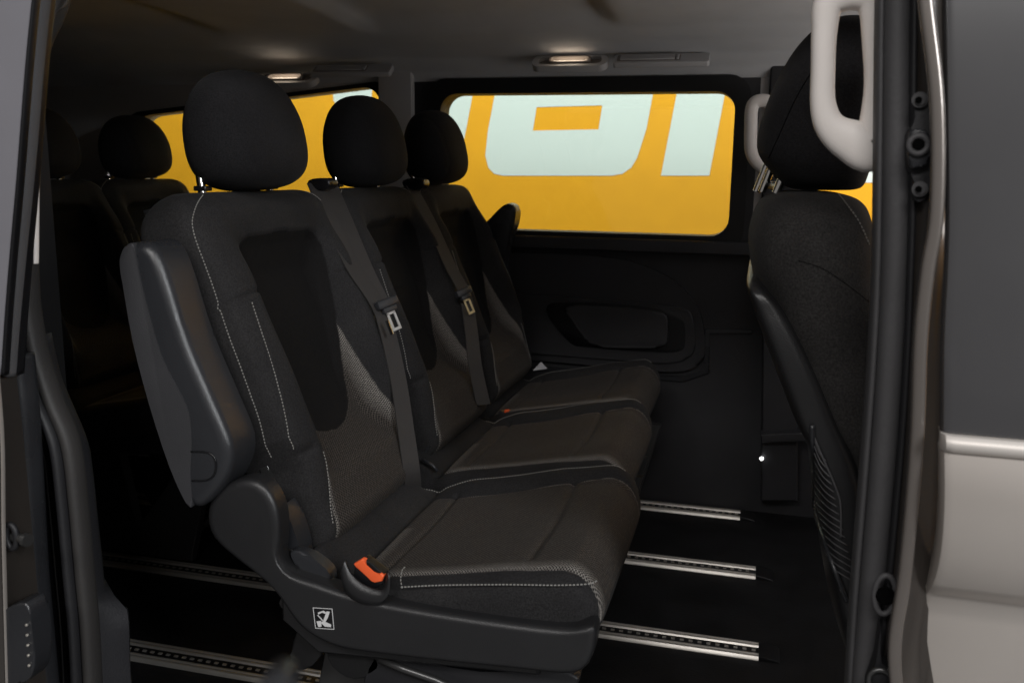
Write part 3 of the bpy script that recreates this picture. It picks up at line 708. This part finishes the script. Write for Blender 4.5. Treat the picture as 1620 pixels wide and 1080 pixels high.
def make_headrest(parent):
    c = np.array([-.842-XC, 0, 1.090]); V, Fc = [], []; nr, nt = 60, 90
    tilt = math.radians(8)
    for i in range(nr):
        v = -math.pi/2+math.pi*i/(nr-1); cv, sv = math.cos(v), math.sin(v)
        cv = max(cv, 0)**(2/2.9); zz_ = math.copysign(abs(sv)**(2/(2.25 if sv > 0 else 3.3)), sv)
        for k in range(nt):
            u = 2*math.pi*k/nt; cu, su = math.cos(u), math.sin(u)
            cu = math.copysign(abs(cu)**(2/2.6), cu); su = math.copysign(abs(su)**(2/2.3), su)
            z = .098*zz_; y = .141*cv*cu*(1-.15*max(0, zz_)); x = .068*cv*su*(1-.12*zz_)
            g_ = 0
            for sy in (-1, 1): g_ += -.0022*math.exp(-((y-sy*(.088+.012*zz_))/.0028)**2)
            x += g_*math.copysign(1, su)
            X_ = x*math.cos(tilt)-z*math.sin(tilt); Z_ = x*math.sin(tilt)+z*math.cos(tilt)
            V.append((c[0]+X_, c[1]+y, c[2]+Z_))
    for i in range(nr-1):
        for k in range(nt):
            l = (k+1) % nt; Fc.append((i*nt+k, i*nt+l, (i+1)*nt+l, (i+1)*nt+k))
    h = mesh_obj('headrest', V, Fc, M['head'], parent)
    for s in (-1, 1):
        tube_obj('headrest_post', [(-.868-XC+.008, s*.105, .965), (-.868-XC, s*.105, 1.03)], .0068, M['chrome'], h)
        q = prism(rrect(-.011, .011, -.003, .005, .002, 3), -.010, .010, .002); q.transform(Matrix.Translation((-.868-XC+.006, s*.105, .996))); bm_obj('post_guide', q, M['black'], h)
    return h
def back_side(sgn, z, b, off=.0012):
    """point on the near or far flank of the backrest; b = 1 front face, 0 side face"""
    sv = (z-.45)/.922; w, t = back_w(sv), back_t(sv); y = w*(1-b**5)**.2
    f = -.05+t*b+float(back_feat(y, sv))*min(1, b*1.6); p = OB+SD*sv+ND*(f+off*b)
    return np.array([p[0]-XC, sgn*(y+off*(1-b)), p[2]])
def stitch(fn, pts, parent, pitch=.0052, ln=.0031, wd=.0012, nm='stitching', side=None):
    """a run of thread dashes lying on a surface; fn maps a pair to a point"""
    C_ = [Vector(fn(*p)) for p in cr(pts, 40)]; bm = bmesh.new(); d = 0; nxt = 0
    for a, b in zip(C_, C_[1:]):
        seg = (b-a).length
        while nxt < d+seg and seg > 0:
            t = (nxt-d)/seg; p = a.lerp(b, t); dr = (b-a).normalized()
            q = dr.to_track_quat('X', 'Z').to_matrix(); box(bm, p, (ln, wd, wd), q)
            nxt += pitch
        d += seg
    return bm_obj(nm, bm, M['thread'], parent, smooth=False)
def make_seat():
    r = empty('car_seat', (XC, 0, 0))
    b = make_back(r); c = make_cushion(r); make_headrest(r)
    S = lambda z: (z-.45)/.922
    for s in (-1, 1):
        stitch(lambda q, z: back_side(s, z, q), [(.93, .988), (.76, .955), (.60, .91), (.50, .86), (.44, .80), (.42, .74), (.36, .67), (.22, .612)], b)
        stitch(lambda q, z: back_side(s, z, q), [(.88, .82), (.86, .76), (.81, .70), (.73, .65), (.62, .612)], b)
        stitch(lambda y, z: back_pt(y, S(z), .0012), [(s*v, z) for v, z in ((.178, .49), (.166, .54), (.157, .59))], b)
        stitch(lambda y, x: cu_pt(y, x, .001), [(v, u) for v, u in ((.205, -.60), (.208, -.50), (.213, -.42), (.215, -.34), (.213, -.26), (.200, -.205))], c) if s > 0 else None
    # pan under the cushion
    pan = [(-.66, .425), (-.60, .40), (-.26, .425), (-.245, .40), (-.26, .335), (-.60, .315), (-.66, .36)]
    bm_obj('seat_pan', prism([(x-XC, z) for x, z in pan], -.262, .20, .012), M['shield'], r)
    shell = [(-.70, .42), (-.745, .60), (-.86, .86), (-.905, .965), (-.885, .97), (-.80, .80), (-.66, .45)]
    bm_obj('back_shell', prism([(x-XC, z) for x, z in shell], -.205, .205, .02), M['shield'], r)
    for y in (-.16, .16):
        bm_obj('seat_leg', prism([(-.62-XC, .33), (-.50-XC, .33), (-.46-XC, .08), (-.28-XC, .33), (-.22-XC, .33), (-.30-XC, .02), (-.66-XC, .02), (-.68-XC, .06)], y-.014, y+.014, .004), M['steel'], r)
    tube_obj('cross_bar', [(-.30-XC, -.17, .10), (-.30-XC, .17, .10)], .012, M['steel'], r, upv=(0, 0, 1))
    return r
def copy_tree(o, parent=None):
    c = o.copy(); COL.objects.link(c); c.parent = parent
    for ch in [q for q in list(bpy.data.objects) if q.parent == o]: copy_tree(ch, c)
    return c
G = 'seats in the rows behind the front'
proto = make_seat()
near = proto; near.location.y = 1.40
tag(near, 'nearest seat of the middle row, black fabric with folded armrest and orange buckle', 'car seat', G)
midS = copy_tree(near); midS.location = (XC-.008, 1.90, 0)
tag(midS, 'middle seat of the middle row, between two hanging seat belts', 'car seat', G)
farS = copy_tree(near); farS.location = (XC-.014, 2.37, 0); tag(farS, 'farthest seat of the middle row, next to the far window and door card', 'car seat', G)
for q_, d_ in ((midS, -.028), (farS, -.052)):
    for c_h in q_.children:
        if c_h.name.startswith('cushion'): c_h.location.x = d_
XR = -1.92
for y, lb in ((2.53, 'rear row seat whose headrest stands against the orange rear window'), (2.11, 'dark rear row seat in the corner next to the rubber door seal')):
    q = copy_tree(near); q.location = (XR+.842+XC, y, 0); tag(q, lb, 'car seat', G)

# extras of the near seat (parts of it), built in world coordinates
def into(o, seat):
    o.matrix_parent_inverse = Matrix.Translation(-seat.location); return o
def PR(name, pts, y0, y1, bev, m, seat, sub=None, n=4, yy=None, smooth=True, soft=False):
    o = bm_obj(name, (soft_prism if soft else prism)(tr(pts, yy if yy else y0, n), y0, y1, bev), m, sub or seat)
    if not sub: into(o, seat)
    return o
ya = 1.085
arm_l = [(200, 388), (216, 382), (232, 384), (246, 400), (262, 440), (292, 535), (330, 625), (356, 685), (364, 715), (360, 745), (345, 775), (322, 800), (308, 806), (296, 796), (270, 738), (238, 640), (212, 540), (196, 450), (190, 410)]
arm = PR('armrest', arm_l, ya, ya+.072, .016, M['plastic'], near, n=4, soft=True)
pad_l = [(198, 390), (208, 385), (214, 400), (226, 460), (254, 560), (284, 620), (299, 655), (303, 700), (301, 750), (303, 798), (294, 795), (268, 738), (236, 640), (210, 540), (194, 450), (188, 412)]
PR('armrest_pad', pad_l, ya-.0015, ya+.066, .010, M['pad'], near, arm, n=3)
pc_ = [at(a, b, y=ya-.001) for a, b in cr([(302, 714), (330, 716), (341, 728), (340, 748), (328, 759), (304, 760)], 5)]
V, Fc = tube(pc_, .0014, n=6); mesh_obj('cap_joint', V, Fc, M['black'], arm)
for a, b in ((265, 447), (331, 611)): disc('screw_hole', a, b, ya+.018, .0035, .004, M['black'], arm, 12)
# side shield of the seat base
sh = [(328, 812), (336, 785), (360, 764), (400, 756), (424, 772), (440, 806), (443, 850), (440, 884), (458, 906), (500, 920), (545, 936), (620, 954), (740, 974), (880, 992), (930, 990), (944, 984), (940, 1030), (925, 1058), (900, 1066), (800, 1056), (700, 1046), (600, 1034), (530, 1022), (475, 990), (440, 940), (415, 915), (370, 880), (336, 848)]
shd = PR('side_shield', sh, 1.1025, 1.140, .011, M['shield'], near, n=4, soft=True, yy=1.108)
# raised lip along the shield's top
lipp = [(352, 770), (400, 758), (424, 774), (439, 808), (442, 850), (440, 884), (458, 906), (500, 921), (545, 937), (620, 955), (740, 975), (880, 993)]
V, Fc = tube([at(a, b+3, y=1.116) for a, b in cr(lipp, 6)], .0040, n=8); mesh_obj('shield_lip', V, Fc, M['shield'], shd)
# recliner cover, lever
PR('recliner_cover', [(446, 800), (462, 830), (474, 872), (470, 884), (450, 872), (443, 830)], 1.150, 1.19, .004, M['plastic'], near, n=3)
PR('hinge_plate', [(441, 868), (470, 874), (474, 900), (462, 912), (444, 896)], 1.145, 1.19, .004, M['shield'], near, n=3)
PR('recline_lever', [(458, 874), (480, 874), (512, 896), (524, 914), (520, 922), (500, 918), (470, 900)], 1.128, 1.150, .005, M['plastic'], near, n=4)
PR('pivot_bracket', [(408, 732), (420, 730), (428, 752), (432, 768), (420, 760)], 1.19, 1.21, .002, M['steel'], near, n=3)
# side of the cushion with its own seam
def fpx(a, b): return at(a, b, y=1.1225)
into(stitch(fpx, [(636, 928), (700, 925), (800, 924), (880, 925), (930, 923), (946, 917)], near, wd=.0015, nm='side_stitching'), near)
into(stitch(fpx, [(636, 928), (634, 915), (637, 900), (644, 895)], near, nm='side_stitching'), near)
# orange buckle in its strap loop
def buckle(px, py, y, seat, rot, sc=1.0, full=True):
    c = at(px, py, y=y); o = empty('buckle', c-seat.location); o.parent = seat
    R_ = Matrix.Rotation(rot[2], 4, 'Z') @ Matrix.Rotation(rot[1], 4, 'Y') @ Matrix.Rotation(rot[0], 4, 'X')
    bm = bmesh.new(); box(bm, (0, 0, -.03), (.026*sc, .040*sc, .062*sc), None, .004); bm.transform(R_); bm_obj('buckle_body', bm, M['black'], o)
    bm = bmesh.new(); box(bm, (.006*sc, 0, .004), (.013*sc, .036*sc, .010*sc), None, .003); box(bm, (-.003*sc, -.0155*sc, .003), (.010*sc, .006*sc, .010*sc), None, .002); box(bm, (-.003*sc, .0155*sc, .003), (.010*sc, .006*sc, .010*sc), None, .002); bm.transform(R_); bm_obj('release_button', bm, M['orange'], o)
    bm = bmesh.new(); box(bm, (-.006*sc, 0, .0015), (.010*sc, .024*sc, .002), None, 0); bm.transform(R_); bm_obj('slot', bm, M['black'], o)
    return o
o = empty('buckle', at(580, 905, y=1.150)-near.location); o.parent = near
def bx_px(name, pts, y0, y1, bev, m): 
    q = bm_obj(name, prism(tr0(pts, y0), y0, y1, bev), m, o); q.matrix_parent_inverse = Matrix.Translation(-(near.location+o.location)); return q
bx_px('buckle_body', [(561, 893), (576, 884), (607, 908), (606, 924), (590, 933), (558, 912)], 1.108, 1.128, .004, M['black'])
bx_px('release_button', [(559, 892), (572, 884), (577, 886), (579, 895), (591, 906), (602, 907), (607, 911), (604, 919), (592, 922), (588, 919), (562, 897)], 1.105, 1.115, .0025, M['orange'])
bx_px('slot', [(580, 888), (586, 890), (603, 905), (600, 908), (590, 904), (580, 894)], 1.1065, 1.112, .001, M['black'])
# holder strap under the buckle
V, Fc = [], []
st = [(538, 905), (546, 936), (566, 952), (596, 955), (614, 940), (616, 912)]
up_ = [(545, 886), (553, 905), (570, 922), (592, 932), (606, 930), (613, 902)]
A_, B_ = cr(st, 6), cr(up_, 6)
n_ = len(A_)
for i in range(n_):
    d = 1.101-.006*math.sin(math.pi*i/(n_-1))
    a, b = at(A_[i][0], A_[i][1], y=d), at(B_[i][0], B_[i][1], y=d+.004)
    for t in (0, .5, 1): V.append(a.lerp(b, t))
    for t in (1, .5, 0): q = a.lerp(b, t); V.append(Vector((q.x, q.y+.004, q.z)))
for i in range(n_-1):
    for k in range(6): Fc.append((i*6+k, i*6+(k+1) % 6, (i+1)*6+(k+1) % 6, (i+1)*6+k))
Fc += [tuple(range(5, -1, -1)), tuple((n_-1)*6+k for k in range(6))]
into(mesh_obj('buckle_holder', V, Fc, M['shield'], near), near)
# warning sticker with a pictogram of a tipping seat
yl = 1.1015
stk = PR('sticker', [(495, 960), (526, 962), (529, 995), (499, 993)], yl, yl+.001, 0, M['black'], near, n=1) 
fr_o, fr_i = tr0([(495, 960), (526, 962), (529, 995), (499, 993)], yl), tr0([(496, 960.9), (525.1, 962.8), (528, 994.1), (499.8, 992.3)], yl)
bm_obj('sticker_border', ring_prism(fr_o, fr_i, yl-.0006, yl-.0001, 0), M['white'], stk, smooth=False)
for pts in ([(517, 966), (522, 967), (519, 976), (515, 983), (524, 987), (524, 991), (514, 990), (508, 984), (512, 980)], [(501, 982), (508, 981), (509, 990), (504, 991)], [(503, 968), (512, 965), (516, 968), (515, 970), (510, 968), (504, 971)], [(502, 972), (503.5, 972), (512, 981), (511, 982)]):
    bm_obj('pictogram', prism(tr0(pts, yl), yl-.0007, yl-.0001, 0), M['white'], stk, smooth=False)
# support under the base
for pts, m_ in (([(468, 1000), (500, 985), (515, 1015), (500, 1045), (480, 1060), (460, 1050)], M['darker']), ([(590, 1036), (640, 1040), (760, 1062), (900, 1062), (880, 1100), (600, 1100)], M['rubber2']), ([(520, 1022), (590, 1034), (600, 1060), (560, 1075), (525, 1055)], M['darker'])):
    PR('base_bracket', pts, 1.165, 1.20, .005, m_, near, n=3)
V, Fc = tube([at(a, b, y=1.19) for a, b in ((478, 1048), (486, 1030), (502, 1004))], [.004, .007, .005], n=10); into(mesh_obj('fold_lever', V, Fc, M['steel'], near), near)
tb = [at(a, b, y=1.15) for a, b in ((600, 1042), (640, 1058), (690, 1075), (740, 1100))]; V, Fc = tube(tb, .006, n=8); into(mesh_obj('adjust_bar', V, Fc, M['steel'], near), near)

# armrest of the far seat
yf2 = 2.615
fa = PR('armrest', [(758, 372), (776, 345), (795, 326), (806, 322), (815, 330), (814, 352), (804, 385), (795, 430), (790, 500), (775, 520), (760, 480)], yf2-.02, yf2+.04, .012, M['plastic'], farS, n=4)

# seat belts
def belt(seat, pts, wid, name='seat_belt'):
    P_ = cr([(*on_plane(a, b, x0, .5, .42),) for a, b, x0 in pts], 8); n_ = len(P_)
    s = [Vector((.25, 1, 0)).lerp(Vector((.55, 1, -.1)), i/(n_-1)) for i in range(n_)]
    V, Fc = ribbon(P_, wid, s); o = mesh_obj(name, V, Fc, M['belt'], seat); into(o, seat); o.data.set_sharp_from_angle(angle=math.radians(60)); return o
def tongue(seat, px, py, x0, sc, m_):
    c = on_plane(px, py, x0, .5, .42); o = empty('belt_tongue', c-seat.location); o.parent = seat
    # axes: along the belt (down in picture), across
    ax = (on_plane(px+9, py+22, x0, .5, .42)-c).normalized(); ac = Vector((.3, 1, .25)); ac = (ac-ax*ac.dot(ax)).normalized(); nn = ax.cross(ac)
    R_ = Matrix((ac, ax, nn)).transposed().to_4x4()
    bm = bmesh.new(); box(bm, (0, -.004, 0), (.062*sc, .018*sc, .013*sc), None, .004); box(bm, (0, .010*sc, 0), (.040*sc, .012*sc, .010*sc), None, .003); bm.transform(R_); bm_obj('grip', bm, M['plastic'], o)
    bm = bmesh.new()
    for cc, s2 in (((-.010, .034), (.0055, .036)), ((.010, .034), (.0055, .036)), ((0, .053), (.0255, .006)), ((0, .018), (.0255, .006))):
        box(bm, (cc[0]*sc, cc[1]*sc, 0), (s2[0]*sc, s2[1]*sc, .0028*sc), None, .0006)
    bm.transform(R_); bm_obj('latch_plate', bm, m_, o)
belt(near, [(497, 290, -.622), (528, 360, -.600), (560, 425, -.585), (598, 482, -.575), (612, 520, -.572), (630, 600, -.585), (642, 680, -.59), (651, 745, -.60), (655, 790, -.64)], .040)
belt(near, [(520, 290, -.622), (545, 350, -.604), (578, 430, -.584), (606, 486, -.572)], .046, 'shoulder_belt')
tongue(near, 613, 482, -.560, .92, M['latch'])
o = PR('tongue_stop', [(609, 508), (614, 506), (622, 528), (618, 531)], 1.55, 1.555, .001, M['chrome'], near, n=1)
belt(midS, [(650, 294, -.622), (680, 350, -.600), (712, 420, -.585), (735, 465, -.575), (745, 520, -.58), (752, 580, -.59), (765, 640, -.60)], .044)
tongue(midS, 734, 464, -.565, .92, M['brass'])
# belt guide at the top of the near and the middle seat
for seat, px, py, y in ((near, 505, 288, 1.63), (midS, 655, 288, 2.12)):
    PR('belt_guide', [(px-18, py-3), (px+10, py-6), (px+16, py+4), (px+8, py+12), (px-14, py+10)], y-.02, y+.02, .006, M['black'], seat, n=3)
# black buckles tucked between the cushions
def small_buckle(px, py, y, seat, m2, sc=1.0):
    c = at(px, py, y=y); o = empty('buckle', c-seat.location); o.parent = seat
    R_ = Matrix.Rotation(math.radians(25), 4, 'Y') @ Matrix.Rotation(math.radians(-20), 4, 'Z')
    bm = bmesh.new(); box(bm, (0, 0, -.02), (.020*sc, .034*sc, .06*sc), None, .004); bm.transform(R_); bm_obj('buckle_body', bm, M['plastic'], o)
    bm = bmesh.new(); box(bm, (.008*sc, 0, .006), (.008*sc, .026*sc, .010*sc), None, .002); bm.transform(R_); bm_obj('release_button', bm, m2, o)
small_buckle(735, 648, 1.98, midS, M['steel'], .8); small_buckle(679, 706, 1.72, midS, M['steel'], .9)
small_buckle(798, 651, 2.14, farS, M['orange'], .75); small_buckle(808, 580, 2.40, farS, M['steel'], .8)
# recline straps in the gap
for seat, a, b, y in ((near, (612, 716), (640, 758), 1.62), (midS, (668, 726), (692, 745), 1.66)):
    V, Fc = tube([at(*a, y=y), at((a[0]+b[0])/2+4, (a[1]+b[1])/2, y=y), at(*b, y=y)], .0035, n=8); into(mesh_obj('release_strap', V, Fc, M['plastic'], seat), seat)
# paper slip lying at the far seat
pp = [at(843, 586, y=2.52), at(866, 583, y=2.54), at(856, 572, y=2.56)]
V = [tuple(p) for p in pp]+[(p.x, p.y+.002, p.z-.001) for p in pp]
o = mesh_obj('paper_slip', V, [(0, 1, 2), (5, 4, 3), (0, 3, 4, 1), (1, 4, 5, 2), (2, 5, 3, 0)], M['paper'], None, smooth=False); tag(o, 'small white folded paper slip on the farthest seat cushion by the door card', 'paper')

# ------------------------------------------------------------------ front passenger seat, seen from behind
fs = empty('car_seat', (.12, 1.36, 0)); tag(fs, 'front passenger seat with its plastic back shell and net pocket facing the row behind', 'car seat')
def fin(o): o.matrix_parent_inverse = Matrix.Translation(-fs.location); return o
def pillow(name, rows, mat_, parent, nt=80, ex=3.2):
    """rows: (z, xc, yc, half x, half y); closed rounded body"""
    R_ = cr(rows, 8); V, Fc = [], []; a, b = section(nt, ex); n = len(R_)
    for z, xc, yc, hx, hy in R_:
        for k in range(nt): V.append((xc+hx*b[k], yc+hy*a[k], z))
    for i in range(n-1):
        for k in range(nt):
            l = (k+1) % nt; Fc.append((i*nt+k, i*nt+l, (i+1)*nt+l, (i+1)*nt+k))
    Fc.append(tuple(range(nt-1, -1, -1))); Fc.append(tuple((n-1)*nt+k for k in range(nt)))
    o = mesh_obj(name, V, Fc, mat_, parent)
    return o
yb_ = 1.40
# headrest: tall, leaning, rounded
fin(pillow('headrest', [(1.010, .085, yb_, .020, .04), (1.014, .084, yb_, .050, .09), (1.035, .077, yb_, .066, .118), (1.07, .070, yb_, .080, .132), (1.13, .074, yb_, .074, .134), (1.19, .086, yb_, .060, .122), (1.225, .096, yb_, .042, .098), (1.240, .102, yb_, .020, .06), (1.242, .104, yb_, .006, .02)], M['head'], fs, ex=2.7))
for px, y in ((1204, 1.50), (1213, 1.47), (1236, 1.36)):
    c = at(px, 281, y=y); fin(tube_obj('headrest_post', [c+Vector((-.006, 0, -.022)), c+Vector((.010, 0, .026))], .0058, M['chrome'], fs))
c = at(1222, 292, y=1.42); fin(tube_obj('post_collar', [c+Vector((.01, -.06, -.002)), c+Vector((.0, .06, -.002))], .007, M['black'], fs))
fb = pillow('backrest', [(.30, .285, yb_, .05, .20), (.36, .275, yb_, .085, .235), (.476, .238, yb_, .088, .245), (.65, .200, yb_, .088, .245), (.725, .158, yb_, .088, .245), (.80, .118, yb_, .085, .245), (.887, .078, yb_, .080, .24), (.94, .068, yb_, .082, .230), (.975, .067, yb_, .077, .215), (.996, .067, yb_, .065, .19), (1.006, .066, yb_, .042, .15), (1.009, .060, yb_, .010, .05)], M['cloth2'], fs, ex=3.4); fin(fb)
shell = pillow('back_shell', [(.28, .230, yb_, .03, .20), (.334, .208, yb_, .035, .23), (.476, .156, yb_, .036, .242), (.65, .120, yb_, .032, .246), (.725, .086, yb_, .032, .246), (.80, .052, yb_, .030, .246), (.86, .021, yb_, .024, .242), (.888, .002, yb_, .014, .235), (.898, -.004, yb_, .004, .20)], M['shield'], fs, ex=4.5); fin(shell)
V, Fc = tube([at(a, b, y=y) for a, b, y in cr([(1191, 416, 1.58), (1215, 432, 1.45), (1250, 468, 1.28), (1288, 538, 1.19), (1317, 618, 1.155), (1342, 698, 1.15), (1358, 790, 1.15), (1370, 880, 1.15)], 8)], .005, n=10); fin(mesh_obj('shell_rim', V, Fc, M['plastic'], shell))
fin(box_obj('cushion', (.42, 1.40, .40), (.5, .46, .14), M['head'], fs, bev=.04))
fin(box_obj('seat_base', (.42, 1.40, .16), (.42, .40, .33), M['darker'], fs, bev=.02))

# ------------------------------------------------------------------ seams and thread lying on the front seat
from mathutils.bvhtree import BVHTree
def surf(o, off=.0012):
    me = o.data; vs = [o.matrix_local @ v.co for v in me.vertices] if o.parent is None else [v.co.copy() for v in me.vertices]
    t = BVHTree.FromPolygons(vs, [tuple(p.vertices) for p in me.polygons])
    def f(px, py):
        d = (at(px, py, y=1.0)-Vector((0, 0, CZ))).normalized(); r = t.ray_cast(Vector((0, 0, CZ)), d)
        return (r[0]-d*off) if r[0] is not None else None
    return f
def run(f, pts, n=20): return [q for q in (f(*p) for p in cr(pts, n)) if q is not None]
f_ = surf(shell, .004)
L_ = run(f_, [(1285, 672), (1287, 740), (1289, 802), (1306, 860), (1330, 925), (1340, 950)], 8)
V, Fc = tube(L_, .0035, n=8); pk = fin(mesh_obj('net_pocket', V, Fc, M['plastic'], fs))
pk.matrix_parent_inverse = Matrix.Translation(-fs.location)
Va, Fa = [], []
for k in range(17):
    L_ = run(f_, [(1287+k*.4+max(0, k-8)*3, 690+k*13), (1296+k*1.6+max(0, k-8)*1.2, 716+k*12), (1307+k*3.0, 730+k*12)], 4)
    if len(L_) > 3:
        V, Fc = tube(L_, .0009, n=5); q = len(Va); Va += list(V); Fa += [tuple(i+q for i in f) for f in Fc]
L_ = run(f_, [(1288, 690), (1300, 720), (1322, 770), (1330, 800), (1330, 850)], 8); V, Fc = tube(L_, .0014, n=5); q = len(Va); Va += list(V); Fa += [tuple(i+q for i in f) for f in Fc]
mesh_obj('netting', Va, Fa, M['rubber'], pk)
f_ = surf(fb, .002)
L_ = run(f_, [(1326, 306), (1342, 326), (1360, 352), (1376, 388)])
if len(L_) > 4:
    ix = {i: p for i, p in enumerate(L_)}
    stitch(lambda i, _: tuple(L_[int(min(max(round(i), 0), len(L_)-1))]), [(i, 0) for i in range(0, len(L_), 6)], fb)
for pts in ([(1262, 412), (1300, 424), (1340, 450), (1378, 480)],):
    L_ = run(f_, pts, 8)
    if len(L_) > 4: V, Fc = tube(L_, .0003, n=6); mesh_obj('seam', V, Fc, M['hole'], fb)
hr_ = [o for o in fs.children if o.name.startswith('headrest') and 'post' not in o.name][0]
f_ = surf(hr_)
L_ = run(f_, [(1216, 250), (1232, 215), (1262, 150), (1300, 90), (1320, 70)], 8)
if len(L_) > 4: V, Fc = tube(L_, .0005, n=6); mesh_obj('seam', V, Fc, M['hole'], hr_)
